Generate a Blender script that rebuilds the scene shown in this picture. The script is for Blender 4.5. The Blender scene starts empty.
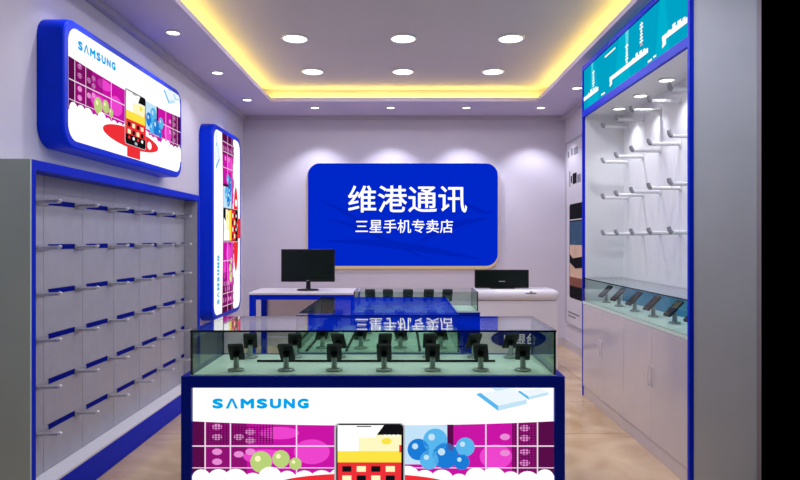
import bpy, bmesh, math, random
from mathutils import Vector, Matrix
random.seed(4)
S = bpy.context.scene
C = S.collection
PI = math.pi

# ------------------------------------------------------------------ materials
def mat(name, col, rough=0.5, metal=0.0, spec=0.5, emit=0.0, noise=0.0, nscale=6.0, coat=0.0, bump=0.0):
    m = bpy.data.materials.new(name); m.use_nodes = True
    nt = m.node_tree; b = nt.nodes['Principled BSDF']
    b.inputs['Base Color'].default_value = (*col, 1)
    b.inputs['Roughness'].default_value = rough
    b.inputs['Metallic'].default_value = metal
    b.inputs['Specular IOR Level'].default_value = spec
    b.inputs['Coat Weight'].default_value = coat
    if emit:
        b.inputs['Emission Color'].default_value = (*col, 1)
        b.inputs['Emission Strength'].default_value = emit
    if noise or bump:
        tc = nt.nodes.new('ShaderNodeTexCoord')
        n = nt.nodes.new('ShaderNodeTexNoise'); n.inputs['Scale'].default_value = nscale; n.inputs['Detail'].default_value = 4
        nt.links.new(tc.outputs['Object'], n.inputs['Vector'])
        if noise:
            r = nt.nodes.new('ShaderNodeValToRGB')
            r.color_ramp.elements[0].position = 0.3; r.color_ramp.elements[1].position = 0.7
            r.color_ramp.elements[0].color = (*[c * (1 - noise) for c in col], 1)
            r.color_ramp.elements[1].color = (*[min(1, c * (1 + noise)) for c in col], 1)
            nt.links.new(n.outputs['Fac'], r.inputs['Fac']); nt.links.new(r.outputs['Color'], b.inputs['Base Color'])
        if bump:
            bp = nt.nodes.new('ShaderNodeBump'); bp.inputs['Strength'].default_value = bump; bp.inputs['Distance'].default_value = 0.002
            nt.links.new(n.outputs['Fac'], bp.inputs['Height']); nt.links.new(bp.outputs['Normal'], b.inputs['Normal'])
    return m

def emis(name, col, s=1.0):
    """Backlit print or lit lamp: it gives off its own light."""
    m = bpy.data.materials.new(name); m.use_nodes = True
    nt = m.node_tree; nt.nodes.clear()
    out = nt.nodes.new('ShaderNodeOutputMaterial'); e = nt.nodes.new('ShaderNodeEmission')
    e.inputs[0].default_value = (*col, 1); e.inputs[1].default_value = s
    nt.links.new(e.outputs[0], out.inputs[0])
    return m

def glass(name, tint, refl=1.0):
    """Thin architectural pane: tinted see-through plus Schlick mirror reflection."""
    m = bpy.data.materials.new(name); m.use_nodes = True
    nt = m.node_tree; nt.nodes.clear()
    N, L = nt.nodes.new, nt.links.new
    out = N('ShaderNodeOutputMaterial'); mix = N('ShaderNodeMixShader')
    tr = N('ShaderNodeBsdfTransparent'); tr.inputs[0].default_value = (*tint, 1)
    gl = N('ShaderNodeBsdfGlossy'); gl.inputs['Roughness'].default_value = 0.0; gl.inputs[0].default_value = (refl, refl, refl, 1)
    g = N('ShaderNodeNewGeometry')
    d = N('ShaderNodeVectorMath'); d.operation = 'DOT_PRODUCT'
    L(g.outputs['Normal'], d.inputs[0]); L(g.outputs['Incoming'], d.inputs[1])
    def M(op, a, b=None):
        n = N('ShaderNodeMath'); n.operation = op
        for i, x in enumerate((a, b)):
            if x is None: continue
            if isinstance(x, (int, float)): n.inputs[i].default_value = x
            else: L(x, n.inputs[i])
        return n.outputs[0]
    a = M('ABSOLUTE', d.outputs['Value'])
    f = M('ADD', M('MULTIPLY', M('POWER', M('SUBTRACT', 1.0, a), 5.0), 0.96), 0.04)
    L(f, mix.inputs[0]); L(tr.outputs[0], mix.inputs[1]); L(gl.outputs[0], mix.inputs[2]); L(mix.outputs[0], out.inputs[0])
    return m

def floor_mat():
    m = bpy.data.materials.new('beige_marble_tiles'); m.use_nodes = True
    nt = m.node_tree; N, L = nt.nodes.new, nt.links.new; b = nt.nodes['Principled BSDF']
    tc = N('ShaderNodeTexCoord')
    n1 = N('ShaderNodeTexNoise'); n1.inputs['Scale'].default_value = 2.2; n1.inputs['Detail'].default_value = 8; n1.inputs['Distortion'].default_value = 1.4
    L(tc.outputs['Object'], n1.inputs['Vector'])
    r = N('ShaderNodeValToRGB')
    r.color_ramp.elements[0].position = 0.3; r.color_ramp.elements[0].color = (0.58, 0.39, 0.21, 1)
    r.color_ramp.elements[1].position = 0.72; r.color_ramp.elements[1].color = (0.80, 0.60, 0.38, 1)
    L(n1.outputs['Fac'], r.inputs['Fac'])
    br = N('ShaderNodeTexBrick'); br.offset = 0.0
    br.inputs['Scale'].default_value = 1.0; br.inputs['Brick Width'].default_value = 0.8; br.inputs['Row Height'].default_value = 0.8
    br.inputs['Mortar Size'].default_value = 0.004; br.inputs['Bias'].default_value = 0
    br.inputs['Color1'].default_value = (1, 1, 1, 1); br.inputs['Color2'].default_value = (0.9, 0.9, 0.9, 1); br.inputs['Mortar'].default_value = (0.55, 0.5, 0.45, 1)
    L(tc.outputs['Object'], br.inputs['Vector'])
    mx = N('ShaderNodeMix'); mx.data_type = 'RGBA'; mx.blend_type = 'MULTIPLY'; mx.inputs['Factor'].default_value = 1.0
    L(r.outputs['Color'], mx.inputs['A']); L(br.outputs['Color'], mx.inputs['B'])
    L(mx.outputs['Result'], b.inputs['Base Color'])
    b.inputs['Roughness'].default_value = 0.12; b.inputs['Specular IOR Level'].default_value = 0.6
    return m

M = dict(
    wall=mat('lavender_white_paint', (0.64, 0.61, 0.69), 0.75, spec=0.2, noise=0.02, nscale=3),
    ceil=mat('matt_ceiling_paint', (0.60, 0.57, 0.62), 0.85, spec=0.1, noise=0.02, nscale=2),
    soffit=mat('soffit_paint', (0.60, 0.55, 0.72), 0.8, spec=0.15, noise=0.02, nscale=2),
    trim=mat('cornice_paint', (0.52, 0.49, 0.56), 0.7, spec=0.2),
    base=mat('skirting_paint', (0.55, 0.52, 0.55), 0.5),
    floor=floor_mat(),
    blue=mat('blue_gloss_laminate', (0.001, 0.022, 0.62), 0.4, spec=0.08, noise=0.03),
    navy=mat('deep_blue_laminate', (0.0, 0.012, 0.34), 0.4, spec=0.08, noise=0.03),
    boxblue=mat('blue_acrylic_housing', (0.0, 0.03, 0.68), 0.35, spec=0.1, noise=0.02),
    board=mat('pale_grey_slotted_board', (0.42, 0.42, 0.47), 0.32, noise=0.05, nscale=14),
    seam=mat('grey_joint', (0.41, 0.41, 0.46), 0.6, noise=0.02),
    slot=mat('dark_blue_slot', (0.0, 0.006, 0.26), 0.6, spec=0.05, noise=0.03),
    endp=mat('grey_end_board', (0.42, 0.54, 0.52), 0.55, noise=0.04, nscale=3),
    endr=mat('pale_grey_end_board', (0.62, 0.68, 0.77), 0.5, noise=0.04, nscale=3),
    ledge=mat('white_ledge', (0.85, 0.85, 0.88), 0.3, noise=0.02),
    chrome=mat('brushed_chrome', (0.62, 0.62, 0.64), 0.3, metal=0.85, noise=0.03),
    tip=mat('white_plastic_tip', (0.85, 0.85, 0.87), 0.4, noise=0.02),
    arm=mat('white_enamel', (0.78, 0.78, 0.80), 0.3, noise=0.02),
    arme=mat('grey_enamel_end', (0.33, 0.33, 0.36), 0.35, noise=0.02),
    white=mat('white_lacquer', (0.80, 0.78, 0.80), 0.22, noise=0.02),
    door=mat('warm_white_door_lacquer', (0.66, 0.61, 0.62), 0.16, noise=0.02, coat=0.3),
    inner=mat('white_case_lining', (0.80, 0.81, 0.83), 0.3, noise=0.015),
    deck=mat('pale_green_deck', (0.74, 0.90, 0.77), 0.4, noise=0.03),
    teal=mat('teal_back_panel', (0.0, 0.22, 0.42), 0.35, noise=0.15, nscale=10),
    gblack=mat('black_plastic', (0.005, 0.005, 0.006), 0.45, spec=0.25, noise=0.1),
    screen=mat('dark_screen_glass', (0.008, 0.014, 0.012), 0.15, spec=0.35, noise=0.2, nscale=3),
    post=mat('grey_metal_post', (0.40, 0.47, 0.44), 0.35, metal=0.4, noise=0.05),
    rail=mat('black_rail', (0.005, 0.005, 0.006), 0.5, spec=0.2, noise=0.05),
    gedge=mat('green_glass_edge', (0.004, 0.03, 0.015), 0.15, noise=0.05),
    gedge2=mat('dark_glass_edge', (0.004, 0.012, 0.010), 0.15, noise=0.05),
    glass=glass('green_tinted_glass', (0.80, 0.89, 0.82)),
    glassend=glass('deep_green_glass', (0.55, 0.68, 0.57)),
    coated=glass('coated_display_glass', (0.93, 0.97, 0.96), 0.45),
    clear=glass('clear_glass', (0.93, 0.97, 0.96)),
    paper=mat('poster_paper', (0.62, 0.60, 0.64), 0.7, spec=0.03, noise=0.02),
    ink=mat('poster_ink', (0.008, 0.008, 0.01), 0.7, spec=0.03, noise=0.1),
    inkg=mat('poster_grey_ink', (0.25, 0.24, 0.27), 0.7, spec=0.03, noise=0.1),
    sky1=mat('poster_dusk_blue', (0.05, 0.10, 0.17), 0.7, spec=0.03, noise=0.2),
    sky2=mat('poster_sand', (0.66, 0.46, 0.32), 0.7, spec=0.03, noise=0.1),
    sky3=mat('poster_rust', (0.24, 0.09, 0.06), 0.7, spec=0.03, noise=0.2),
    lampon=emis('lit_lamp', (1.0, 1.0, 1.0), 6.0),
    led=emis('yellow_led_strip', (1.0, 0.74, 0.13), 20.0),
    e_white=emis('backlit_white', (1.0, 1.0, 1.0), 1.1),
    e_cyan=emis('backlit_lettering_blue', (0.0, 0.38, 0.86), 1.0),
    e_mag=emis('backlit_magenta', (0.62, 0.008, 0.40), 0.95),
    e_pink=emis('backlit_pink', (0.86, 0.06, 0.62), 1.0),
    e_pinkl=emis('backlit_light_pink', (0.92, 0.30, 0.75), 0.9),
    e_mar=emis('backlit_maroon', (0.10, 0.004, 0.065), 1.0),
    e_purp=emis('backlit_purple', (0.28, 0.006, 0.17), 1.0),
    e_line=emis('backlit_grid_line', (1.0, 0.82, 0.98), 0.9),
    e_red=emis('backlit_red', (0.86, 0.03, 0.04), 1.0),
    e_yel=emis('backlit_yellow', (0.98, 0.78, 0.06), 1.0),
    e_yell=emis('backlit_cream', (1.0, 0.95, 0.55), 1.0),
    e_black=emis('backlit_black', (0.006, 0.006, 0.008), 1.0),
    e_silver=emis('backlit_silver', (0.48, 0.50, 0.54), 1.0),
    e_grn=emis('backlit_lime', (0.50, 0.66, 0.20), 1.0),
    e_blu=emis('backlit_blue', (0.01, 0.20, 0.68), 1.0),
    e_blul=emis('backlit_pale_blue', (0.55, 0.78, 0.95), 1.0),
    e_ice=emis('backlit_ice_white', (0.86, 0.94, 1.0), 1.0),
    e_bluk=emis('backlit_sky_blue', (0.10, 0.48, 0.86), 1.0),
    e_sign=emis('backlit_sign_blue', (0.0, 0.020, 0.58), 1.0),
    e_signd=emis('backlit_sign_deep_blue', (0.0, 0.016, 0.49), 1.0),
    e_signtxt=emis('backlit_sign_white', (1.0, 1.0, 1.0), 1.1),
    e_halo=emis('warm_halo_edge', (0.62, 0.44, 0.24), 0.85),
    e_teal=emis('backlit_turquoise', (0.0, 0.40, 0.62), 0.9),
    e_teall=emis('backlit_light_turquoise', (0.0, 0.47, 0.67), 0.92),
    e_tealx=emis('backlit_bright_turquoise', (0.12, 0.72, 0.84), 0.95),
    e_oval=mat('oval_blue_vinyl', (0.0, 0.008, 0.22), 0.3, noise=0.02),
    vinyl=mat('white_vinyl_lettering', (0.92, 0.92, 0.95), 0.4, noise=0.01),
)

# ------------------------------------------------------------------ mesh builder
def wloc(o):
    v = Vector((0, 0, 0))
    while o is not None:
        v += o.location; o = o.parent
    return v

class MB:
    def __init__(self):
        self.v, self.f, self.m, self.s = [], [], [], []
        self.mats = []
    def mi(self, key):
        if key not in self.mats: self.mats.append(key)
        return self.mats.index(key)
    def poly(self, pts, key, smooth=False):
        b = len(self.v); self.v += [tuple(p) for p in pts]
        self.f.append(list(range(b, b + len(pts)))); self.m.append(self.mi(key)); self.s.append(smooth)
    def mesh(self, verts, faces, key, smooth=False):
        b = len(self.v); self.v += [tuple(p) for p in verts]
        k = self.mi(key)
        for f in faces:
            self.f.append([b + i for i in f]); self.m.append(k); self.s.append(smooth)
    def box(self, x0, x1, y0, y1, z0, z1, key, bev=0.0, keys=None):
        """keys: {'x0':mat,...} to give single faces another material."""
        if bev > 0:
            bm = bmesh.new(); bmesh.ops.create_cube(bm, size=1)
            for v in bm.verts:
                v.co = Vector(((x0 + x1) / 2 + v.co.x * (x1 - x0), (y0 + y1) / 2 + v.co.y * (y1 - y0), (z0 + z1) / 2 + v.co.z * (z1 - z0)))
            bmesh.ops.bevel(bm, geom=list(bm.edges), offset=bev, segments=2, affect='EDGES', profile=0.6)
            self.mesh([v.co.copy() for v in bm.verts], [[v.index for v in f.verts] for f in (bm.verts.index_update(), bm.faces)[1]], key)
            bm.free(); return
        P = [(x0, y0, z0), (x1, y0, z0), (x1, y1, z0), (x0, y1, z0), (x0, y0, z1), (x1, y0, z1), (x1, y1, z1), (x0, y1, z1)]
        F = {'z0': (3, 2, 1, 0), 'z1': (4, 5, 6, 7), 'y0': (0, 1, 5, 4), 'x1': (1, 2, 6, 5), 'y1': (2, 3, 7, 6), 'x0': (3, 0, 4, 7)}
        b = len(self.v); self.v += P
        for n, f in F.items():
            self.f.append([b + i for i in f]); self.m.append(self.mi((keys or {}).get(n, key))); self.s.append(False)
    def pane(self, x0, x1, y0, y1, z0, z1, key, edge):
        d = {'x': x1 - x0, 'y': y1 - y0, 'z': z1 - z0}; a = min(d, key=d.get)
        keys = {k: edge for k in ('x0', 'x1', 'y0', 'y1', 'z0', 'z1') if k[0] != a}
        self.box(x0, x1, y0, y1, z0, z1, key, keys=keys)
    def tube(self, pts, r, key, n=10, cap=True):
        pts = [Vector(p) for p in pts]; rs = r if isinstance(r, (list, tuple)) else [r] * len(pts)
        rings = []; up = None
        for i, p in enumerate(pts):
            d = ((pts[min(i + 1, len(pts) - 1)] - pts[max(i - 1, 0)])).normalized()
            if up is None: up = Vector((0, 0, 1)) if abs(d.z) < 0.9 else Vector((1, 0, 0))
            s = d.cross(up).normalized(); up = s.cross(d).normalized()
            rings.append([p + (s * math.cos(2 * PI * k / n) + up * math.sin(2 * PI * k / n)) * rs[i] for k in range(n)])
        V = [q for ring in rings for q in ring]; F = []
        for i in range(len(rings) - 1):
            for k in range(n):
                F.append((i * n + k, i * n + (k + 1) % n, (i + 1) * n + (k + 1) % n, (i + 1) * n + k))
        self.mesh(V, F, key, True)
        if cap:
            self.poly(list(reversed(rings[0])), key); self.poly(rings[-1], key)
    def lathe(self, prof, key, c=(0, 0, 0), n=24, sx=1, sy=1, smooth=True, caps=True):
        V, F = [], []
        for (r, z) in prof:
            for k in range(n):
                V.append((c[0] + r * sx * math.cos(2 * PI * k / n), c[1] + r * sy * math.sin(2 * PI * k / n), c[2] + z))
        for i in range(len(prof) - 1):
            for k in range(n):
                F.append((i * n + k, i * n + (k + 1) % n, (i + 1) * n + (k + 1) % n, (i + 1) * n + k))
        self.mesh(V, F, key, smooth)
        if not caps: return
        b = [V[k] for k in range(n)]; t = [V[(len(prof) - 1) * n + k] for k in range(n)]
        if prof[0][0] > 1e-6: self.poly(b[::-1], key)
        if prof[-1][0] > 1e-6: self.poly(t, key)
    def prism(self, outline, P, d0, d1, key, chamfer=0.0, inset=None):
        """outline of (u,v); P(u,v,d) -> xyz; d1 is the outer face."""
        n = len(outline); rings = [[P(u, v, d0) for u, v in outline]]
        if chamfer and inset:
            rings.append([P(u, v, d1 - chamfer) for u, v in outline])
            mid = [((a[0] + b[0]) / 2 * 0.4 + a[0] * 0.6, 0) for a, b in zip(outline, inset)]
            rings.append([P(a[0] * .7 + b[0] * .3, a[1] * .7 + b[1] * .3, d1 - chamfer * 0.3) for a, b in zip(outline, inset)])
            rings.append([P(u, v, d1) for u, v in inset])
        else:
            rings.append([P(u, v, d1) for u, v in outline])
        V = [q for r in rings for q in r]
        F = [(i * n + k, i * n + (k + 1) % n, (i + 1) * n + (k + 1) % n, (i + 1) * n + k) for i in range(len(rings) - 1) for k in range(n)]
        F.append(tuple(range(n - 1, -1, -1))); F.append(tuple((len(rings) - 1) * n + k for k in range(n)))
        self.mesh(V, F, key)
    def build(self, name, parent=None, recalc=True):
        me = bpy.data.meshes.new(name)
        off = wloc(parent) if parent is not None else Vector((0, 0, 0))
        me.from_pydata([tuple(Vector(p) - off) for p in self.v], [], self.f)
        for k in self.mats: me.materials.append(M[k])
        for p, mi, s in zip(me.polygons, self.m, self.s): p.material_index = mi; p.use_smooth = s
        me.update()
        if recalc:
            bm = bmesh.new(); bm.from_mesh(me); bmesh.ops.recalc_face_normals(bm, faces=bm.faces); bm.to_mesh(me); bm.free()
        o = bpy.data.objects.new(name, me); C.objects.link(o)
        if parent is not None: o.parent = parent
        return o

def thing(name, label, cat, loc=(0, 0, 0), group=None):
    o = bpy.data.objects.new(name, None); o.empty_display_size = 0.1; C.objects.link(o)
    o.location = loc
    return tag(o, label, cat, group)
def tag(o, label, cat, group=None):
    o['label'] = label; o['category'] = cat
    if group: o['group'] = group
    return o
def struct(name, mb):
    o = mb.build(name); o['kind'] = 'structure'; return o
def copy_tree(o, parent=None):
    c = o.copy(); C.objects.link(c)
    if parent is not None: c.parent = parent
    for ch in list(o.children): copy_tree(ch, c)
    return c
def rrect(u0, u1, v0, v1, r, n=8):
    out = []
    for (cu, cv, a) in ((u1 - r, v0 + r, -PI / 2), (u1 - r, v1 - r, 0), (u0 + r, v1 - r, PI / 2), (u0 + r, v0 + r, PI)):
        for k in range(n + 1):
            t = a + PI / 2 * k / n
            out.append((cu + r * math.cos(t), cv + r * math.sin(t)))
    return out
def ell(cu, cv, a, b, n=28):
    return [(cu + a * math.cos(2 * PI * k / n), cv + b * math.sin(2 * PI * k / n)) for k in range(n)]
def spot(name, loc, energy, angle, blend=0.6, col=(0.86, 0.86, 1.0), rot=(0, 0, 0), size=0.03, parent=None):
    l = bpy.data.lights.new(name, 'SPOT'); l.energy = energy; l.spot_size = math.radians(angle); l.spot_blend = blend
    l.color = col; l.shadow_soft_size = size
    o = bpy.data.objects.new(name, l); C.objects.link(o); o.location = Vector(loc); o.rotation_euler = rot
    if parent is not None: o.parent = parent; o.location = Vector(loc) - wloc(parent)
    return o
def disk(name, loc, energy, size, col=(0.88, 0.87, 1.0), parent=None):
    l = bpy.data.lights.new(name, 'AREA'); l.shape = 'DISK'; l.size = size; l.energy = energy; l.color = col
    o = bpy.data.objects.new(name, l); C.objects.link(o)
    if parent is not None: o.parent = parent
    o.location = Vector(loc) - (wloc(parent) if parent is not None else Vector((0, 0, 0)))
    return o

def glyphs(text, bold=0.0):
    """Flat outline mesh of a line of text: (verts2d, faces), box 0..1 x 0..1."""
    cu = bpy.data.curves.new('lettering_curve', 'FONT'); cu.body = text; cu.offset = bold; cu.resolution_u = 4
    o = bpy.data.objects.new('lettering_curve', cu); C.objects.link(o)
    dg = bpy.context.evaluated_depsgraph_get(); dg.update()
    me = bpy.data.meshes.new_from_object(o.evaluated_get(dg))
    vs = [(v.co.x, v.co.y) for v in me.vertices]; fs = [list(p.vertices) for p in me.polygons]
    bpy.data.objects.remove(o); bpy.data.curves.remove(cu); bpy.data.meshes.remove(me)
    x0 = min(v[0] for v in vs); x1 = max(v[0] for v in vs); y0 = min(v[1] for v in vs); y1 = max(v[1] for v in vs)
    return [((x - x0) / max(1e-6, x1 - x0), (y - y0) / max(1e-6, y1 - y0)) for x, y in vs], fs
def letter(mb, text, P, u0, u1, v0, v1, d, key, bold=0.0):
    """bold: stroke growth in metres, made by overlaying shifted outlines."""
    vs, fs = glyphs(text)
    u0 += bold; u1 -= bold; v0 += bold; v1 -= bold
    for k_, (du, dv) in enumerate(((0, 0), (1, 0), (-1, 0), (0, 1), (0, -1), (.7, .7), (-.7, .7), (.7, -.7), (-.7, -.7)) if bold else ((0, 0),)):
        mb.mesh([P(u0 + x * (u1 - u0) + du * bold, v0 + y * (v1 - v0) + dv * bold, d + k_ * .00005) for x, y in vs], fs, key)
def samsung(mb, P, u0, u1, v0, v1, d, key):
    """Wide heavy capitals, the A drawn without its bar."""
    word = 'SAMSUNG'; wid = [0.95, 1.1, 1.2, 0.95, 1.0, 1.0, 1.0]; gap = 0.2
    tot = sum(wid) + gap * 6; u = u0; k = (u1 - u0) / tot; hh = v1 - v0
    for ch, w in zip(word, wid):
        a, b = u, u + w * k
        if ch == 'A':
            q = [(0, 0), (0.38, 1), (0.62, 1), (1, 0), (0.76, 0), (0.5, 0.74), (0.24, 0)]
            pts = [P(a + x * (b - a), v0 + y * hh, d) for x, y in q]
            mb.mesh(pts, [(0, 1, 5, 6), (1, 2, 5), (2, 3, 4, 5)], key)
        else:
            letter(mb, ch, P, a, b, v0, v1, d, key, hh * .09)
        u = b + gap * k

# ------------------------------------------------------------------ the printed advert (used on three light panels)
def advert(P, W, H, corner):
    """P(u,v,d): u right, v UP in metres from the lower left corner of the print."""
    mb = MB()
    L = 0.0007
    def q(u0, u1, v0, v1, k, layer):       # fractions, v measured from the top
        mb.poly([P(u0 * W, H * (1 - v1), layer * L), P(u1 * W, H * (1 - v1), layer * L), P(u1 * W, H * (1 - v0), layer * L), P(u0 * W, H * (1 - v0), layer * L)], k)
    def pg(pts, k, layer):
        mb.poly([P(u * W, H * (1 - v), layer * L) for u, v in pts], k)
    def el(u, v, a, b, k, layer, n=24):
        pg([(u + a * math.cos(2 * PI * t / n), v + b * math.sin(2 * PI * t / n)) for t in range(n)], k, layer)
    mb.poly([P(u, v, 0) for u, v in rrect(0, W, 0, H, corner)] if corner else [P(0, 0, 0), P(W, 0, 0), P(W, H, 0), P(0, H, 0)], 'e_white')
    top = lambda u: 0.275 + 0.035 * (1 - (2 * u - 1) ** 2) * 1.0
    def band(u0, u1, k, layer, bot=0.74, n=8):
        pts = [(u0 + (u1 - u0) * i / n, top(u0 + (u1 - u0) * i / n)) for i in range(n + 1)]
        pg(pts + [(u1, bot), (u0, bot)], k, layer)
    band(0.0, 1.0, 'e_mag', 1, n=24)
    band(0.0, 0.035, 'e_mar', 2); band(0.105, 0.150, 'e_purp', 2); band(0.035, 0.105, 'e_purp', 2)
    band(0.955, 1.0, 'e_mar', 2); band(0.885, 0.955, 'e_purp', 2)
    # soft glowing patches
    el(0.24, 0.37, 0.055, 0.05, 'e_pink', 3); el(0.33, 0.52, 0.05, 0.10, 'e_pink', 3); el(0.20, 0.56, 0.06, 0.06, 'e_pink', 3); el(0.84, 0.56, 0.045, 0.10, 'e_pink', 3)
    for (u, v) in ((0.068, 0.32), (0.068, 0.40), (0.068, 0.52), (0.068, 0.60), (0.128, 0.40), (0.128, 0.54), (0.160, 0.36), (0.160, 0.43), (0.160, 0.52), (0.92, 0.33), (0.92, 0.41), (0.92, 0.52), (0.92, 0.61), (0.865, 0.40), (0.865, 0.53)):
        el(u, v, 0.014, 0.026, 'e_pinkl', 4, 14)
    # fine dark weave
    for i in range(26):
        u = 0.008 + i * 0.0085
        if top(u) < 0.5: q(u, u + 0.0022, top(u) + 0.005, 0.46, 'e_mar', 5)
    for i in range(12):
        u = 0.885 + i * 0.0088
        q(u, u + 0.0022, top(u) + 0.005, 0.74, 'e_mar', 5)
    for i in range(9):
        v = 0.32 + i * 0.018
        q(0.0, 0.22, v, v + 0.005, 'e_mar', 5)
    for i in range(18):
        v = 0.315 + i * 0.02
        q(0.885, 1.0, v, v + 0.005, 'e_mar', 5)
    # white tile joints
    for u in (0.035, 0.105, 0.288, 0.812, 0.90, 0.955): q(u - 0.0018, u + 0.0018, top(u), 0.74, 'e_line', 6)
    q(0, 1, 0.468, 0.478, 'e_line', 6); q(0, 1, 0.645, 0.652, 'e_line', 6)
    # pale blue backdrop and dark upright behind the handset
    q(0.588, 0.715, 0.305, 0.62, 'e_blul', 6); q(0.705, 0.722, 0.30, 0.52, 'e_mar', 7)
    # plain round bubbles, blue and lime
    for (u, v, a, k) in ((0.625, 0.50, 0.030, 'e_blu'), (0.672, 0.43, 0.034, 'e_bluk'), (0.70, 0.55, 0.036, 'e_blu'), (0.755, 0.48, 0.026, 'e_bluk'), (0.655, 0.585, 0.026, 'e_bluk'), (0.745, 0.60, 0.022, 'e_blu')):
        el(u, v, a, a * W / H, k, 7); el(u - a * 0.3, v - a * 0.3 * W / H, a * 0.28, a * 0.28 * W / H, 'e_blul', 8, 14)
    for (u, v, a) in ((0.19, 0.60, 0.030), (0.245, 0.575, 0.024), (0.285, 0.615, 0.017)):
        el(u, v, a, a * W / H, 'e_grn', 7); el(u - a * .3, v - a * .3 * W / H, a * .28, a * .28 * W / H, 'e_yell', 8, 14)
    # clouds along the foot of the band
    for i in range(21):
        u = 0.025 + i * 0.0475
        a = 0.026 + 0.010 * ((i * 7) % 5) / 4
        el(u, 0.73 + 0.035 * (((i * 5) % 4) / 3), a, a * W / H * 0.95, 'e_white', 9, 20)
    q(0, 1, 0.73, 0.86, 'e_white', 9)
    # red plinth
    el(0.47, 0.795, 0.25, 0.105, 'e_red', 10, 40); el(0.626, 0.80, 0.022, 0.045, 'e_white', 11)
    q(0.415, 0.535, 0.86, 0.995, 'e_red', 10)
    # handset
    def rr(u0, u1, v0, v1, r, k, layer):
        pg([(u, v) for u, v in [(x / W, y / H) for x, y in rrect(u0 * W, u1 * W, v0 * H, v1 * H, r)]], k, layer)
    rr(0.393, 0.588, 0.285, 0.87, 0.022, 'e_silver', 12)
    rr(0.398, 0.584, 0.292, 0.863, 0.020, 'e_black', 13)
    q(0.402, 0.578, 0.38, 0.72, 'e_yell', 14)
    pg([(0.402, 0.302), (0.53, 0.302), (0.505, 0.40), (0.402, 0.40)], 'e_white', 15)
    q(0.402, 0.578, 0.51, 0.60, 'e_yel', 15); q(0.402, 0.578, 0.60, 0.76, 'e_red', 15)
    q(0.402, 0.46, 0.40, 0.51, 'e_white', 15)
    el(0.537, 0.43, 0.014, 0.026, 'e_yel', 16); q(0.572, 0.578, 0.46, 0.52, 'e_red', 16)
    q(0.455, 0.495, 0.308, 0.316, 'e_black', 17)
    for i in range(4): q(0.53 + i * 0.012, 0.536 + i * 0.012, 0.377, 0.392, 'e_white', 16)
    for j in range(2):
        for i in range(4):
            q(0.415 + i * 0.04, 0.44 + i * 0.04, 0.63 + j * 0.075, 0.675 + j * 0.075, 'e_yell' if (i + j) % 2 else 'e_black', 16)
            el(0.428 + i * 0.04, 0.79, 0.010, 0.018, 'e_white' if i % 2 else 'e_red', 16, 12)
    el(0.49, 0.835, 0.014, 0.016, 'e_silver', 16, 16)
    # pale blue isometric blocks, top right
    pg([(0.795, 0.045), (0.845, 0.140), (0.925, 0.095), (0.925, 0.135), (0.846, 0.190), (0.785, 0.06)], 'e_blul', 6)
    pg([(0.785, 0.055), (0.846, 0.190), (0.846, 0.150), (0.797, 0.045)], 'e_bluk', 7)
    pg([(0.797, 0.045), (0.846, 0.148), (0.925, 0.098), (0.89, 0.008)], 'e_ice', 8)
    pg([(0.90, 0.035), (0.930, 0.100), (0.985, 0.062), (0.985, 0.035)], 'e_blul', 9)
    pg([(0.90, 0.035), (0.930, 0.100), (0.930, 0.075), (0.905, 0.025)], 'e_bluk', 10)
    pg([(0.905, 0.025), (0.930, 0.075), (0.985, 0.038), (0.962, 0.004)], 'e_ice', 10)
    pg([(0.825, 0.006), (0.84, 0.028), (0.885, 0.006)], 'e_blul', 11)
    samsung(mb, lambda u, v, d: P(u, v, d), 0.055 * W, 0.322 * W, H * (1 - 0.172), H * (1 - 0.09), 6 * L, 'e_cyan')
    return mb

# ------------------------------------------------------------------ setting
XL, XR, XRC, YB, YF = -1.884, 1.93, 1.805, 7.31, -0.6
ZS, ZU = 2.72, 2.87
b = MB(); b.box(XL - .1, XR + .1, 5.0, YB + .1, -0.05, 0, 'floor'); b.box(XL - .1, XRC + .03, YF, 5.0, -0.05, 0, 'floor'); struct('floor', b)
b = MB(); b.box(XL - .1, XR + .1, YB, YB + .1, 0, 3.0, 'wall'); struct('wall_back', b)
b = MB(); b.box(XL - .1, XL, YF, YB, 0, 3.0, 'wall'); struct('wall_left', b)
b = MB(); b.box(XR, XR + .1, 5.04, YB, 0, 3.0, 'wall'); b.box(XRC, XRC + .03, 3.152, 5.0, 0, 3.0, 'wall'); b.box(XRC, XR + .1, 5.0, 5.04, 0, 3.0, 'wall'); struct('wall_right', b)
IX0, IX1, IY0, IY1 = -1.39, 1.44, 1.0, 6.52
T = 0.11
b = MB()
b.box(IX0 - T - .02, IX1 + T + .02, IY0 - T - .02, IY1 + T + .02, ZU, ZU + .05, 'ceil')
struct('ceiling', b)
b = MB()   # dropped border with a lip and the riser at the back of the light trough
def ring(x0, x1, y0, y1, X0, X1, Y0, Y1, z0, z1, k):
    b.box(X0, x0, Y0, Y1, z0, z1, k); b.box(x1, X1, Y0, Y1, z0, z1, k)
    b.box(x0, x1, y1, Y1, z0, z1, k); b.box(x0, x1, Y0, y0, z0, z1, k)
ring(IX0, IX1, IY0, IY1, XL, XR, YF, YB, ZS, ZS + .025, 'soffit')
ring(IX0, IX1, IY0, IY1, IX0 - .012, IX1 + .012, IY0 - .012, IY1 + .012, ZS + .025, ZS + .04, 'soffit')
ring(IX0 - T, IX1 + T, IY0 - T, IY1 + T, IX0 - T - .02, IX1 + T + .02, IY0 - T - .02, IY1 + T + .02, ZS + .025, ZU, 'ceil')
struct('ceiling_border', b)
b = MB(); b.box(XL, XL + .05, YF, YB - .05, ZS - .04, ZS, 'trim'); struct('trim_1', b)
b = MB(); b.box(XL, XR, YB - .05, YB, ZS - .04, ZS, 'trim'); struct('trim_2', b)
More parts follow.
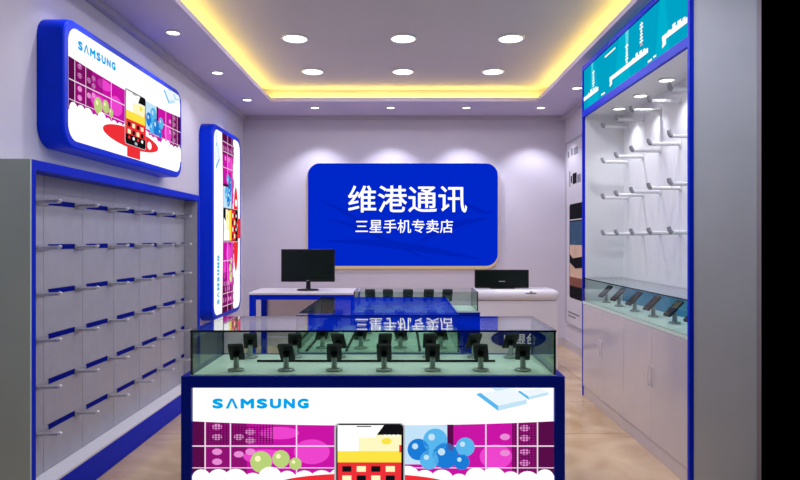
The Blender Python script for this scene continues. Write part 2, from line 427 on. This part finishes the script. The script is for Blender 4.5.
b = MB(); b.box(XR - .05, XR, 5.0, YB - .05, ZS - .04, ZS, 'trim'); struct('trim_3', b)
b = MB(); b.box(XL + .012, XR - .012, YB - .012, YB, 0, .10, 'base'); struct('baseboard_back', b)
b = MB(); b.box(XR - .012, XR, 5.02, YB, 0, .10, 'base'); struct('baseboard_right', b)
b = MB(); b.box(XL, XL + .012, 4.95, YB, 0, .10, 'base'); struct('baseboard_left', b)

# cove light strips, one per run
zt = ZS + .026
for (nm, x0, x1, y0, y1, lab) in (
    ('led_strip', IX0 - .085, IX0 - .065, IY0, IY1 - .02, 'yellow glowing light strip in the ceiling recess along the left side'),
    ('led_strip', IX1 + .065, IX1 + .085, IY0, IY1 - .02, 'yellow glowing light strip in the ceiling recess above the white hook display'),
    ('led_strip', IX0 - .03, IX1 + .03, IY1 + .065, IY1 + .085, 'yellow glowing light strip in the ceiling recess nearest the blue wall sign')):
    b = MB(); b.box(x0, x1, y0, y1, zt, zt + .012, 'led')
    tag(b.build(nm), lab, 'light strip', 'yellow cove light strips')

# ------------------------------------------------------------------ downlights
def downlight(x, y, z, r, label, group, name='ceiling_downlight'):
    t = thing(name, label, 'ceiling light', (x, y, z), group)
    a = MB(); a.lathe([(r * 1.0, 0.0), (r * 1.16, 0.0), (r * 1.16, -.004), (r * 1.08, -.010), (r * 1.0, -.012), (r * 1.0, 0.0)], 'arm', (x, y, z - .001), 28, caps=False); a.build('trim_ring', t)
    a = MB(); a.lathe([(0, -.008), (r * .6, -.009), (r, -.006), (r, -.002)], 'lampon', (x, y, z), 28); a.build('lamp_lens', t)
    return t
nx = {-0.855: 'beside the left light strip', 0.01: 'in the middle of its row', 0.87: 'beside the right light strip'}
for j, (y, rown) in enumerate(((5.90, 'row nearer the sign'), (4.93, 'row farther from the sign'))):
    for x, w in nx.items():
        t = downlight(x, y, ZU, .095, f'large round ceiling lamp, {rown}, {w}', 'large round ceiling lamps')
        disk('lamp_glow', (x, y, ZU - .02), 6, .17, parent=t)
for y in (3.95, 2.95, 1.95):      # the rows of the same ceiling nearer the entrance
    for x in (-0.855, 0.01, 0.87):
        disk('entrance_lamp', (x, y, ZU - .02), 5.5, .17)
ords = ['first', 'second', 'third', 'fourth', 'fifth', 'sixth', 'seventh', 'eighth']
for i, x in enumerate((-.96, -.125, .71, 1.53)):
    t = downlight(x, 6.80, ZS, .045, f'small round spotlight above the back wall, {ords[i]} from the left corner', 'small spotlights above the back wall')
    spot('spot_beam', (x, 6.93, ZS - .03), 34, 100, 0.5, parent=t, size=.02)
for i, y in enumerate((6.42, 5.38, 4.34)):
    t = downlight(-1.61, y, ZS, .045, f'small round spotlight in the left ceiling border, {ords[i]} from the back wall', 'small spotlights along the left wall')
    spot('spot_beam', (-1.63, y, ZS - .03), 11, 105, 0.9, parent=t, size=.02)
for y in (3.3,):
    spot('unseen_spot', (-1.63, y, ZS - .03), 11, 105, 0.9, size=.02)
for y in (2.35, 1.3):
    disk('unseen_spot', (1.60, y, ZS - .015), 6, .09)  # added unseen lamps without fixtures, brightening the cabinet's pale end panel
t = downlight(1.68, 5.92, ZS, .045, 'small round spotlight in the right ceiling border beyond the turquoise header', None)
spot('spot_beam', (1.69, 5.92, ZS - .03), 11, 105, 0.9, parent=t, size=.02)

# ------------------------------------------------------------------ blue wall sign
yS = YB - .02
t = thing('wall_sign', 'large blue backlit shop sign with white Chinese lettering on the back wall', 'sign', (0.01, YB, 0.95))
P = lambda u, v, d: (u, YB - d, v)
X0, X1, Z0, Z1 = -1.105, 1.125, 0.95, 2.155
a = MB(); a.prism(rrect(X0 - .018, X1 + .008, Z0 - .034, Z1 - .01, .15), P, .004, .035, 'e_halo'); a.build('halo_edge', t)  # self-lit plate standing in for the warm glow on the wall
a = MB(); a.prism(rrect(X0, X1, Z0, Z1, .14), P, .036, .075, 'e_sign', .008, rrect(X0 + .006, X1 - .006, Z0 + .006, Z1 - .006, .136))
def ribbon(mb, pts, w, d, key):
    for (p, q_), (w0, w1) in zip(zip(pts, pts[1:]), zip(w, w[1:])):
        mb.poly([P(p[0], p[1] - w0, d), P(q_[0], q_[1] - w1, d), P(q_[0], q_[1] + w1, d), P(p[0], p[1] + w0, d)], key)
for (ua, ub, za, zb, am, wd, ph) in ((-1.0, 1.0, 1.22, 1.05, .06, .045, .3), (-.95, .35, 1.42, 1.12, .10, .03, 1.0), (.1, 1.05, 1.15, 1.55, .07, .04, .2), (-1.0, -.2, 1.70, 1.30, .05, .025, .6), (.55, 1.08, 1.72, 1.60, .04, .03, 2)):
    n = 22
    pts = [(ua + (ub - ua) * i / n, za + (zb - za) * i / n + am * math.sin(ph + 3.4 * i / n)) for i in range(n + 1)]
    ribbon(a, pts, [wd * math.sin(PI * (i + .02) / (n + .04)) for i in range(n + 1)], .0757, 'e_signd')
face = a.build('sign_face', t)
a = MB()
k = 617 / (YB - .076)
fx = lambda px: (px - 402) / k
fz = lambda py: 1.255 + (240 - py) / k
letter(a, '维港通讯', P, fx(348), fx(467), fz(212.5), fz(185.5), .0765, 'e_signtxt', .0035)
letter(a, '三星手机专卖店', P, fx(355.5), fx(453), fz(233), fz(219.5), .0765, 'e_signtxt', .0012)
o = a.build('lettering', face); o['label'] = 'white Chinese lettering in two lines'

# ------------------------------------------------------------------ light boxes on the left wall
def lightbox(y0, y1, z0, z1, thick, rim, r, label, turned):
    t = thing('advertising_sign', label, 'light box', (XL, (y0 + y1) / 2, z0))
    P = lambda u, v, d: (XL + d, u, v)
    a = MB(); a.prism(rrect(y0, y1, z0, z1, r), P, .002, thick, 'boxblue', .02, rrect(y0 + .012, y1 - .012, z0 + .012, z1 - .012, r - .012)); a.build('housing', t)
    w, h = y1 - y0 - 2 * rim, z1 - z0 - 2 * rim
    if not turned:
        mb = advert(lambda u, v, d: (XL + thick + .002 + d, y0 + rim + u, z0 + rim + v), w, h, r - rim * .6)
    else:   # the same print turned a quarter turn to the left: its top lies on the left
        mb = advert(lambda u, v, d: (XL + thick + .002 + d, y0 + rim + (w - v), z0 + rim + u), h, w, r - rim * .6)
    o = mb.build('printed_panel', t); o['label'] = 'white backlit advertising print'
    return t
lightbox(3.18, 4.89, 1.74, 2.425, .139, .042, .11, 'wide blue-rimmed backlit advertising box above the slotted wall case', False)
lightbox(5.72, 6.74, .49, 2.355, .124, .05, .13, 'tall upright blue-rimmed backlit advertising box on the left wall', True)

# ------------------------------------------------------------------ slotted wall case on the left
t = thing('wall_display_case', 'long blue-framed grey slotted wall case along the left wall', 'display case', (-1.7, 3.77, 0))
ya, yb, xf, xb, zt = 2.654, 4.89, -1.60, -1.71, 1.605
a = MB(); fw = .043
a.box(xb + .002, xf, ya + .012, ya + fw, .145, zt, 'blue'); a.box(xb + .002, xf, yb - fw, yb, .145, zt, 'blue')
a.box(xb + .002, xf, ya + fw, yb - fw, zt - fw, zt, 'blue'); a.build('frame', t)
a = MB(); a.box(xf - .05, xf, ya + .012, yb, 0.001, .135, 'blue'); a.build('plinth', t)
a = MB(); a.box(xb + .002, xf - .001, ya + fw, yb - fw, .136, .146, 'ledge'); a.build('ledge', t)
a = MB(); a.box(XL + .003, xf, ya, ya + .011, 0.001, zt, 'endp'); a.box(XL + .003, xb + .002, ya + .011, yb, zt - .02, zt, 'endp'); a.build('end_panel', t)
hy = [2.877 + .3575 * i for i in range(6)]
rz = [1.433, 1.219, 1.002, .786, .568, .348]
a = MB(); a.box(xb - .02, xb, ya + fw, yb - fw, .146, zt - fw, 'board')
for y in hy: a.box(xb, xb + .0012, y + .066, y + .071, .147, zt - fw, 'seam')
a.build('back_board', t)
a = MB(); a.box(xb + .002, xf - .008, yb - fw - .006, yb - fw - .0005, .147, zt - fw - .001, 'board'); a.build('side_lining', t)
for z in rz:
    a = MB()
    for y in hy:
        y1 = min(y + .345, yb - fw - .002)
        a.box(xb + .0002, xb + .0022, y + .098, y1, z - .010, z + .016, 'slot')
    a.build('slot', t)
    a = MB(); a.box(xb + .0002, xb + .0015, ya + fw, yb - fw, z - .016, z + .016, 'seam'); a.build('slot_rail', t)
# hooks
rown = ['top row', 'second row down', 'third row down', 'fourth row down', 'fifth row down', 'lowest row']
h0 = None
for r_, z in enumerate(rz):
    for c_, y in enumerate(hy):
        lab = f'{ords[c_]} chrome peg from the grey end panel, {rown[r_]} of the slotted wall case'
        if h0 is None:
            h0 = thing('display_hook', lab, 'hook', (xb + .0025, y, z), 'chrome pegs on the slotted wall case')
            X = xb + .0025
            a = MB(); a.box(X, X + .005, y - .018, y + .094, z - .013, z + .013, 'arme', .0015); a.build('bracket', h0)
            a = MB(); a.tube([(X + .006, y, z), (X + .06, y, z), (X + .106, y, z + .001)], .0085, 'chrome', 8); a.build('rod', h0)
            a = MB(); a.tube([(X + .104, y, z + .001), (X + .112, y, z + .003), (X + .116, y, z + .010)], [.0088, .0092, .008], 'tip', 8); a.build('tip', h0)
        else:
            o = copy_tree(h0); o.location = (xb + .0025, y, z); o['label'] = lab

# ------------------------------------------------------------------ tall display cabinet on the right
xf, xb, ya, yb, zt = 1.457, 1.80, 3.13, 4.994, 2.655
t = thing('display_cabinet', 'tall white blue-edged display cabinet with turquoise header on the right wall', 'display case', (1.63, 4.06, 0))
a = MB()
a.box(xf, xf + .022, ya - .004, ya + .02, .001, zt, 'blue'); a.box(xf, xf + .022, yb - .014, yb, .001, zt, 'blue')
a.box(xf, xf + .022, ya + .02, yb - .014, 2.245, 2.295, 'blue'); a.box(xf, xf + .022, ya + .02, yb - .014, zt - .035, zt, 'blue')
a.build('frame', t)
a = MB(); a.box(xf + .022, xb, ya, ya + .02, .001, zt, 'endr'); o = a.build('end_panel', t); o['label'] = 'pale grey end panel'
a = MB(); a.box(xf + .022, xb - .012, yb - .014, yb, .001, zt, 'inner'); a.build('side_panel', t)
a = MB(); a.box(xb - .012, xb, ya + .02, yb, .77, zt, 'inner'); a.build('back_panel', t)
a = MB(); a.box(xf + .022, xb - .012, ya + .02, yb - .014, 2.262, 2.282, 'inner'); a.build('canopy', t)
# header print
P = lambda u, v, d: (xf + .012 - d, yb - .014 - u, 2.295 + v)
W, H = yb - .014 - ya - .02, zt - .035 - 2.295
a = MB(); L = .0007
a.poly([P(0, 0, 0), P(W, 0, 0), P(W, H, 0), P(0, H, 0)], 'e_teal')
for (u, w) in ((.24, .14), (.86, .16), (1.50, .10)):
    a.poly([P(u - w, 0, L), P(u + w, 0, L), P(u + w * .35, H, L), P(u - w * .35, H, L)], 'e_teall')
for (u, w) in ((.22, .018), (.955, .03)):
    a.poly([P(u - w * .3, .10, 2 * L), P(u + w * .3, .10, 2 * L), P(u + w, H, 2 * L), P(u - w, H, 2 * L)], 'e_tealx')
for (u0, u1) in ((-.2, .37), (.62, 1.30), (1.50, 1.93)):
    c0, c1 = max(u0, .002), min(u1, W - .002)
    a.poly([P(c0, .078, 3 * L), P(c1, .078, 3 * L), P(c1, .108, 3 * L), P(c0, .108, 3 * L)], 'e_white')
    if u0 > 0:
        a.poly([P(u0, .04, 3 * L), P(u0 + .05, .05, 3 * L), P(u0 + .05, .108, 3 * L), P(u0 + .015, .108, 3 * L)], 'e_white')
    if c1 - .25 > c0:
        e0, e1 = max(c0, c1 - .26), c1 - .02
        for i in range(4):
            s0 = e0 + (e1 - e0) * (i + .1) / 4; s1 = e0 + (e1 - e0) * (i + .62 + .1 * (i % 3)) / 4
            a.poly([P(s0, .108, 3 * L), P(s1, .108, 3 * L), P(s1, .114 + .005 * ((i * 3) % 4), 3 * L), P(s0, .114 + .005 * ((i * 3) % 4), 3 * L)], 'e_white')
for (u, v0, n) in ((.255, .135, 6), (.955, .115, 6), (1.20, .15, 7)):    # small upright groups of strokes
    for i in range(n):
        zz = v0 + i * .021
        w0 = .016 + .011 * ((i * 3) % 4) / 3
        a.poly([P(u - w0, zz, 4 * L), P(u + w0, zz, 4 * L), P(u + w0, zz + .011, 4 * L), P(u - w0, zz + .011, 4 * L)], 'e_white')
    a.poly([P(u - .004, v0, 4 * L), P(u + .004, v0, 4 * L), P(u + .004, v0 + n * .021, 4 * L), P(u - .004, v0 + n * .021, 4 * L)], 'e_white')
a.poly([P(1.19, .15, 5 * L), P(1.21, .15, 5 * L), P(1.21, .165, 5 * L), P(1.19, .165, 5 * L)], 'e_red')
for (u0, u1, v) in ((.52, .74, .275), (.44, .52, .02), (1.30, 1.36, .015), (1.38, 1.42, .02)):
    a.poly([P(u0, v, 4 * L), P(u1, v, 4 * L), P(u1, v + .012, 4 * L), P(u0, v + .012, 4 * L)], 'e_white')
o = a.build('header_print', t); o['label'] = 'turquoise backlit header print with white strokes'
# cupboard underneath
a = MB(); a.box(xf + .024, xb - .014, ya + .022, yb - .016, .08, .742, 'white'); a.build('cupboard_body', t)
a = MB(); a.box(xf + .008, xf + .022, ya + .022, yb - .016, .001, .078, 'door'); a.build('plinth', t)
for i in range(4):
    y0 = ya + .022 + i * .4565; y1 = y0 + .4545
    a = MB(); a.box(xf + .003, xf + .022, y0, y1, .083, .742, 'door', .0012); d = a.build('door', t)
    yh = y1 - .03 if i % 2 == 0 else y0 + .03
    yh = (y1 - .022) if i % 2 == 0 else (y0 + .022)
    a = MB(); a.tube([(xf + .003, yh, .405), (xf - .008, yh, .405), (xf - .010, yh, .412), (xf - .010, yh, .508), (xf - .008, yh, .515), (xf + .003, yh, .515)], .0032, 'arm', 8); a.build('handle', d)
a = MB(); a.box(xf + .002, xb - .013, ya + .021, yb - .015, .744, .765, 'deck'); a.build('deck', t)
a = MB(); a.box(xb - .020, xb - .0125, ya + .021, yb - .015, .7655, .93, 'teal'); a.build('teal_panel', t)
a = MB(); a.pane(xf + .004, xf + .010, ya + .022, yb - .016, .766, .943, 'coated', 'gedge'); a.build('front_glass', t)
a = MB(); a.pane(xf + .004, xb - .014, ya + .022, yb - .016, .9435, .951, 'clear', 'gedge2'); a.build('top_glass', t)
# cabinet lamps
for i, y in enumerate((4.70, 4.28, 3.86, 3.44)):
    w = downlight(1.655, y, 2.262, .045, f'small round lamp under the cabinet canopy, {ords[i]} from the back wall end', 'small lamps under the cabinet canopy', 'cabinet_downlight')
    spot('spot_beam', (1.66, y, 2.235), 7, 105, 0.8, parent=w, size=.015, col=(.92, .93, 1.0))
# display arms
az = [2.148, 1.872, 1.588, 1.30]
ay = [4.877 - .305 * i for i in range(5)]
arown = ['top row', 'second row down', 'third row down', 'lowest row']
a0 = None
for r_, z in enumerate(az):
    for c_, y in enumerate(ay):
        lab = f'{ords[c_]} white display peg from the far end, {arown[r_]} of the tall white cabinet'
        if a0 is None:
            X = xb - .0125
            a0 = thing('display_peg', lab, 'hook', (X, y, z), 'white display pegs in the cabinet')
            a = MB(); a.box(X - .006, X, y - .016, y + .016, z - .022, z + .022, 'arm', .002); a.build('bracket', a0)
            a = MB(); a.tube([(X - .006, y, z), (X - .188, y, z)], .0125, 'arm', 12); a.build('rod', a0)
            a = MB(); a.tube([(X - .186, y, z), (X - .195, y, z + .003), (X - .202, y, z + .014), (X - .207, y, z + .034)], [.0127, .0138, .0138, .0125], 'arme', 12); a.build('upturned_end', a0)
        else:
            o = copy_tree(a0); o.location = (xb - .0125, y, z); o['label'] = lab

# ------------------------------------------------------------------ phone stands
def make_stand(label, group):
    t = thing('phone_stand', label, 'phone stand', (0, 0, 0), group)
    a = MB(); a.lathe([(.030, 0), (.034, .002), (.034, .006), (.028, .010), (.012, .013)], 'post', (0, 0, .0008), 20, 1.15, .9); a.build('base', t)
    a = MB(); a.tube([(0, 0, .011), (0, 0, .045), (0, .004, .066)], [.014, .0125, .012], 'post', 12); a.build('post', t)
    # handset leaning back on the cradle
    R = Matrix.Rotation(math.radians(-47), 4, 'X'); O = Vector((0, -.008, .088))
    a = MB()
    P = lambda u, v, d: tuple(O + R @ Vector((u, -d, v)))
    a.prism(rrect(-.035, .035, -.062, .062, .007, 4), P, -.006, .006, 'gblack', .002, rrect(-.033, .033, -.060, .060, .006, 4)); ph = a.build('handset', t)
    a = MB(); a.poly([P(u, v, .0064) for u, v in rrect(-.030, .030, -.044, .048, .002, 3)], 'screen')
    a.build('screen', ph)
    a = MB(); a.prism(rrect(-.014, .014, -.030, .008, .004, 3), P, -.016, -.0062, 'rail'); a.build('cradle', t)
    return t
st0 = None
def stand(x, y, z, rz, label, group, s=1.0):
    global st0
    if st0 is None:
        st0 = make_stand(label, group); o = st0
    else:
        o = copy_tree(st0)
    o.location = (x, y, z); o.rotation_euler = (0, 0, rz); o.scale = (s, s, s)
    o['label'] = label; o['group'] = group
    return o

# ------------------------------------------------------------------ glass counters
def counter(label, x0, x1, y0, y1, inset, body_key, zb=.634, zg=.84, panes=('front', 'back', 'left', 'right', 'top'), g='glass'):
    t = thing('display_counter', label, 'display counter', ((x0 + x1) / 2, (y0 + y1) / 2, 0))
    gx0, gx1, gy0, gy1 = x0 + inset, x1 - inset, y0 + min(inset, .02), y1 - min(inset, .02)
    a = MB(); a.box(gx0 - .002, gx1 + .002, gy0 - .002, gy1 + .002, zb - .012, zb, 'deck'); a.build('deck', t)
    th = .008
    if 'front' in panes:
        a = MB(); a.pane(gx0, gx1, gy0, gy0 + th, zb + .0005, zg - .009, g, 'gedge'); a.build('front_glass', t)
    if 'back' in panes:
        a = MB(); a.pane(gx0, gx1, gy1 - th, gy1, zb + .0005, zg - .009, 'clear', 'gedge'); a.build('back_glass', t)
    if 'left' in panes:
        a = MB(); a.pane(gx0, gx0 + th, gy0 + th + .001, gy1 - th - .001, zb + .0005, zg - .009, 'glassend', 'gedge'); a.build('side_glass', t)
    if 'right' in panes:
        a = MB(); a.pane(gx1 - th, gx1, gy0 + th + .001, gy1 - th - .001, zb + .0005, zg - .009, 'glassend', 'gedge'); a.build('side_glass', t)
    if 'top' not in panes: return t
    a = MB(); a.pane(gx0 - .002, gx1 + .002, gy0 - .002, gy1 + .002, zg - .0085, zg, 'clear', 'gedge2'); a.build('top_glass', t)
    return t
# front counter with the lit advert
fx0, fx1, fy0, fy1 = -1.009, .744, 2.817, 3.375
t = counter('wide glass-topped counter with a backlit advert front, foremost in the shop', fx0, fx1, fy0, fy1, .036, 'navy')
a = MB()
a.box(fx0, fx1, fy0 + .03, fy1, .001, .621, 'navy')                      # carcass
a.box(fx0, fx1, fy0 + .0, fy0 + .03, .580, .632, 'navy'); a.box(fx0, fx0 + .046, fy0, fy0 + .03, .001, .58, 'navy'); a.box(fx1 - .046, fx1, fy0, fy0 + .03, .001, .58, 'navy')
a.box(fx0, fx0 + .033, fy0 + .03, fy1, .621, .633, 'navy'); a.box(fx1 - .033, fx1, fy0 + .03, fy1, .621, .633, 'navy'); a.box(fx0 + .033, fx1 - .033, fy1 - .017, fy1, .621, .636, 'blue')
a.build('carcass', t)
px0, px1 = fx0 + .047, fx1 - .047
o = advert(lambda u, v, d: (px0 + u, fy0 + .020 - d, .008 + v), px1 - px0, .571, 0).build('printed_panel', t); o['label'] = 'white backlit advertising print'
a = MB(); a.tube([(-.737, 3.14, .640), (.474, 3.14, .640)], .0055, 'rail', 8); a.build('cable_rail', t)
for i, x in enumerate((-.787, -.550, -.322, -.085, .145, .374, .574)):
    stand(x, 2.93, .6345, PI + [.12, 0, .1, 0, -.05, -.2, -.15][i], f'{ords[i]} black phone on a stand from the left, front row of the foremost counter', 'phones in the front row of the foremost counter')
for i, x in enumerate((-.80, -.565, -.335, -.09, .146, .38, .575)):
    stand(x, 3.255, .6345, PI + [.2, .15, -.1, .1, 0, .15, .1][i], f'{ords[i]} black phone on a stand from the left, rear row of the foremost counter', 'phones in the rear row of the foremost counter')
# middle counter running back
mx0, mx1, my0, my1 = -.605, .335, 3.385, 4.50
t = counter('long glass-topped counter running back from the foremost one towards the wall sign', mx0, mx1, my0, my1, .02, 'navy')
a = MB(); a.box(mx0, mx1, my0, my1, .001, .621, 'navy'); a.build('carcass', t)
for x in (-.53, -.31, .10):
    a = MB(); a.tube([(x, my0 + .05, .642), (x, my1 - .06, .642)], .007, 'rail', 8); a.build('cable_rail', t)
cols = ['left edge column', 'second column from the left', 'third column from the left', 'right edge column']
for c_, x in enumerate((-.455, -.235, -.01, .22)):
    for r_, y in enumerate((3.53, 3.80, 4.07, 4.34)):
        stand(x, y, .6345, PI + [.3, .2, -.2, -.3][c_], f'{ords[r_]} phone back from the front, {cols[c_]} of the long middle counter', 'phones in the long middle counter')
# rear counter
rx0, rx1, ry0, ry1 = -.40, .62, 4.90, 5.36
t = counter('small glass-sided counter behind the long one, between the two desks', rx0, rx1, ry0, ry1, .014, 'navy', zb=.69, zg=.85, panes=('front', 'back', 'left', 'right'))
a = MB(); a.box(rx0, rx1, ry0, ry1, .001, .677, 'navy'); a.build('carcass', t)
for i, x in enumerate((-.264, -.116, .05, .222, .376)):
    stand(x, 5.12, .6905, PI, f'{ords[i]} black phone on a stand from the left in the small rear counter', 'phones in the small rear counter', 1.2)
# phones in the right hand cabinet, turned to face the aisle
for i, y in enumerate((4.83, 4.55, 4.24, 3.93, 3.62, 3.36)):
    stand(1.60, y, .7655, -PI / 2 + .15, f'{ords[i]} black phone on a stand from the far end of the white cabinet', 'phones in the white cabinet')

# ------------------------------------------------------------------ desks
t = thing('office_desk', 'white-topped blue desk under the black monitor by the back wall', 'desk', (-.95, 6.2, 0))
dx0, dx1, dy0, dy1 = -1.475, -.435, 5.93, 6.49
a = MB(); a.box(dx0, dx1, dy0, dy1, .728, .75, 'white', .003); a.build('desktop', t)
a = MB(); a.box(dx0 + .01, dx1 - .01, dy0 + .01, dy0 + .03, .68, .727, 'blue'); a.box(dx0 + .01, dx1 - .01, dy1 - .03, dy1 - .01, .68, .727, 'blue'); a.build('apron', t)
for x in (dx0 + .005, dx1 - .06):
    for y in (dy0 + .004, dy1 - .059):
        a = MB(); a.box(x, x + .055, y, y + .055, .001, .7275, 'blue', .002); a.build('leg', t)
a = MB(); a.box(dx0 + .06, dx1 - .06, dy1 - .022, dy1 - .012, .25, .68, 'white'); a.build('modesty_panel', t)

t = thing('monitor', 'black desktop monitor on the white-topped blue desk', 'monitor', (-.945, 6.2, .7505))
mx, my = -.945, 6.20
a = MB(); a.lathe([(.11, 0), (.115, .004), (.10, .012), (.03, .016)], 'gblack', (mx, my, .7505), 32, 1.0, .72); a.build('base', t)
a = MB(); a.tube([(mx, my + .02, .764), (mx, my + .03, .82), (mx, my + .03, .90)], [.024, .022, .022], 'gblack', 14); a.build('neck', t)
P = lambda u, v, d: (mx + u, my - d, v)
a = MB(); a.prism(rrect(-.268, .268, .835, 1.163, .006, 4), P, -.025, .012, 'gblack', .004, rrect(-.264, .264, .839, 1.159, .005, 4))
a.prism(rrect(-.15, .15, .88, 1.10, .03, 5), P, -.05, -.024, 'gblack'); c = a.build('casing', t)
a = MB(); a.poly([P(u, v, .0125) for u, v in rrect(-.247, .247, .862, 1.145, .002, 2)], 'screen'); a.build('screen', c)
a = MB(); a.prism(rrect(-.014, .014, .846, .850, .001, 2), P, .0121, .013, 'seam'); a.build('badge', c)

t = thing('cash_desk', 'white rounded cash desk with a blue oval plate by the right wall', 'desk', (1.11, 6.06, 0))
cx0, cx1, cy0, cy1 = .717, 1.512, 5.90, 6.22
a = MB()
# bullnose top: rounded in front and at its right end
prof = []
for k_ in range(13):
    th = -PI / 2 + PI * k_ / 12
    prof.append((math.cos(th), math.sin(th)))
n = 13
V, F = [], []
stations = [(cx0, 1.0, 0), (cx1 - .06, 1.0, 0)] + [(cx1 - .06 + .06 * math.sin(PI / 2 * i / 6), max(.25, math.cos(PI / 2 * i / 6) ** .6), 0) for i in range(1, 7)]
zc, rh = .724, .054
for (x, s, _) in stations:
    for (c_, s_) in prof:
        V.append((x, cy0 + .054 - .054 * c_ * s, zc + rh * s_ * s))
    for (yy, zz) in ((cy1, zc + rh * s), (cy1, zc - rh * s)): V.append((x, yy, zz))
m_ = n + 2
for i in range(len(stations) - 1):
    for k_ in range(m_):
        F.append((i * m_ + k_, i * m_ + (k_ + 1) % m_, (i + 1) * m_ + (k_ + 1) % m_, (i + 1) * m_ + k_))
F.append(tuple(range(m_))); F.append(tuple((len(stations) - 1) * m_ + k_ for k_ in range(m_ - 1, -1, -1)))
a.mesh(V, F, 'white', True); ct = a.build('top', t)
a = MB(); 
for (u, w_) in ((1.20, .020), (1.235, .026), (1.27, .016)):
    a.prism(ell(u, .745, w_, .006, 16), lambda u, v, d: (u, cy0 + .0035 - d, v), 0, .003, 'inkg')
a.prism(ell(1.235, .757, .018, .005, 16), lambda u, v, d: (u, cy0 + .0085 - d, v), 0, .003, 'inkg')
a.build('emblem', ct)
a = MB(); a.box(cx0 + .005, cx1 - .015, cy0 + .03, cy1, .001, .669, 'white', .004); bdy = a.build('body', t)
P = lambda u, v, d: (u, cy0 + .0295 - d, v)
k = 617 / (cy0 + .03)
fx = lambda px: (px - 402) / k
fz = lambda py: 1.255 + (240 - py) / k
a = MB(); a.prism(ell(fx(518.5), fz(338.5), 27.5 / k, 9.5 / k, 36), P, .0002, .006, 'e_oval'); ov = a.build('oval_plate', t)
a = MB(); letter(a, '收银台', P, fx(503.5), fx(536), fz(344.5), fz(333.5), .0066, 'vinyl', .002); o = a.build('lettering', ov); o['label'] = 'white Chinese lettering'

t = thing('register_screen', 'black flat register screen standing on the white cash desk', 'monitor', (.995, 6.08, .7785))
mx, my = .983, 6.08
P = lambda u, v, d: (mx + u, my - d, v)
a = MB(); a.prism(rrect(-.265, .265, .783, .962, .006, 4), P, -.03, .014, 'gblack', .004, rrect(-.261, .261, .787, .958, .005, 4)); c = a.build('casing', t)
a = MB(); a.poly([P(u, v, .0145) for u, v in rrect(-.25, .25, .80, .95, .002, 2)], 'screen'); a.build('screen', c)
a = MB(); a.prism(rrect(-.03, .03, .845, .852, .001, 2), P, .0146, .0155, 'seam'); a.build('badge', c)
a = MB(); a.box(mx - .12, mx + .12, my - .05, my + .09, .7785, .788, 'gblack', .003); a.build('foot', t)

# ------------------------------------------------------------------ poster on the right wall
t = thing('wall_poster', 'tall framed phone poster on the right wall by the back corner', 'poster', (XR, 6.75, .27))
P = lambda u, v, d: (XR - d, 7.215 - u, v)
pw, pz0, pz1 = .95, .29, 2.385
a = MB()
for (u0, u1, v0, v1) in ((0, .02, pz0, pz1), (pw - .02, pw, pz0, pz1), (.02, pw - .02, pz0, pz0 + .02), (.02, pw - .02, pz1 - .02, pz1)):
    a.prism([(u0, v0), (u1, v0), (u1, v1), (u0, v1)], P, .002, .022, 'seam')
a.build('frame', t)
a = MB()
a.prism([(.02, pz0 + .02), (pw - .02, pz0 + .02), (pw - .02, pz1 - .02), (.02, pz1 - .02)], P, .002, .012, 'paper')
def q(u0, u1, v0, v1, key, l): a.poly([P(u0, v0, .012 + l * .0006), P(u1, v0, .012 + l * .0006), P(u1, v1, .012 + l * .0006), P(u0, v1, .012 + l * .0006)], key)
for (u0, u1, v0, v1, k_) in ((.08, .15, 2.20, 2.27, 'inkg'), (.20, .30, 2.21, 2.29, 'inkg'), (.33, .5, 2.2, 2.28, 'inkg'), (.14, .19, 1.86, 2.04, 'inkg'), (.21, .26, 1.90, 1.98, 'ink'), (.28, .44, 1.88, 2.0, 'ink'), (.46, .6, 1.88, 1.97, 'inkg')):
    q(u0, u1, v0, v1, k_, 1)
a.poly([P(u, v, .0126) for u, v in rrect(.15, .70, .60, 1.66, .04, 5)], 'ink')
q(.17, .68, 1.18, 1.46, 'sky1', 2); q(.17, .68, .98, 1.2, 'sky2', 3); q(.17, .68, .80, .98, 'sky2', 3); q(.17, .68, .74, .84, 'sky3', 4)
a.poly([P(.17, 1.00, .0156), P(.40, .94, .0156), P(.68, .96, .0156), P(.68, 1.08, .0156), P(.30, 1.05, .0156), P(.17, 1.10, .0156)], 'ink')
q(.17, .68, 1.475, 1.487, 'paper', 3); q(.10, .55, .42, .44, 'inkg', 1); q(.10, .40, .38, .40, 'inkg', 1)
a.build('printed_sheet', t)

# ------------------------------------------------------------------ world, camera, view
w = bpy.data.worlds.new('World'); S.world = w; w.use_nodes = True
w.node_tree.nodes['Background'].inputs[0].default_value = (0, 0, 0, 1); w.node_tree.nodes['Background'].inputs[1].default_value = 0
cam = bpy.data.cameras.new('camera'); co = bpy.data.objects.new('camera', cam); C.objects.link(co)
co.location = (0, 0, 1.255); co.rotation_euler = (PI / 2, 0, 0)
cam.sensor_width = 36; cam.lens = 617 / 800 * 36; cam.shift_x = -2 / 800; cam.clip_start = .05
S.camera = co
S.view_settings.view_transform = 'Standard'; S.view_settings.look = 'None'; S.view_settings.gamma = 1; S.view_settings.use_curve_mapping = False
S.view_settings.exposure = 0.0
S.cycles.max_bounces = 10; S.cycles.transparent_max_bounces = 24; S.cycles.glossy_bounces = 5
S.cycles.caustics_reflective = False; S.cycles.caustics_refractive = False
S.cycles.sample_clamp_indirect = 4.0
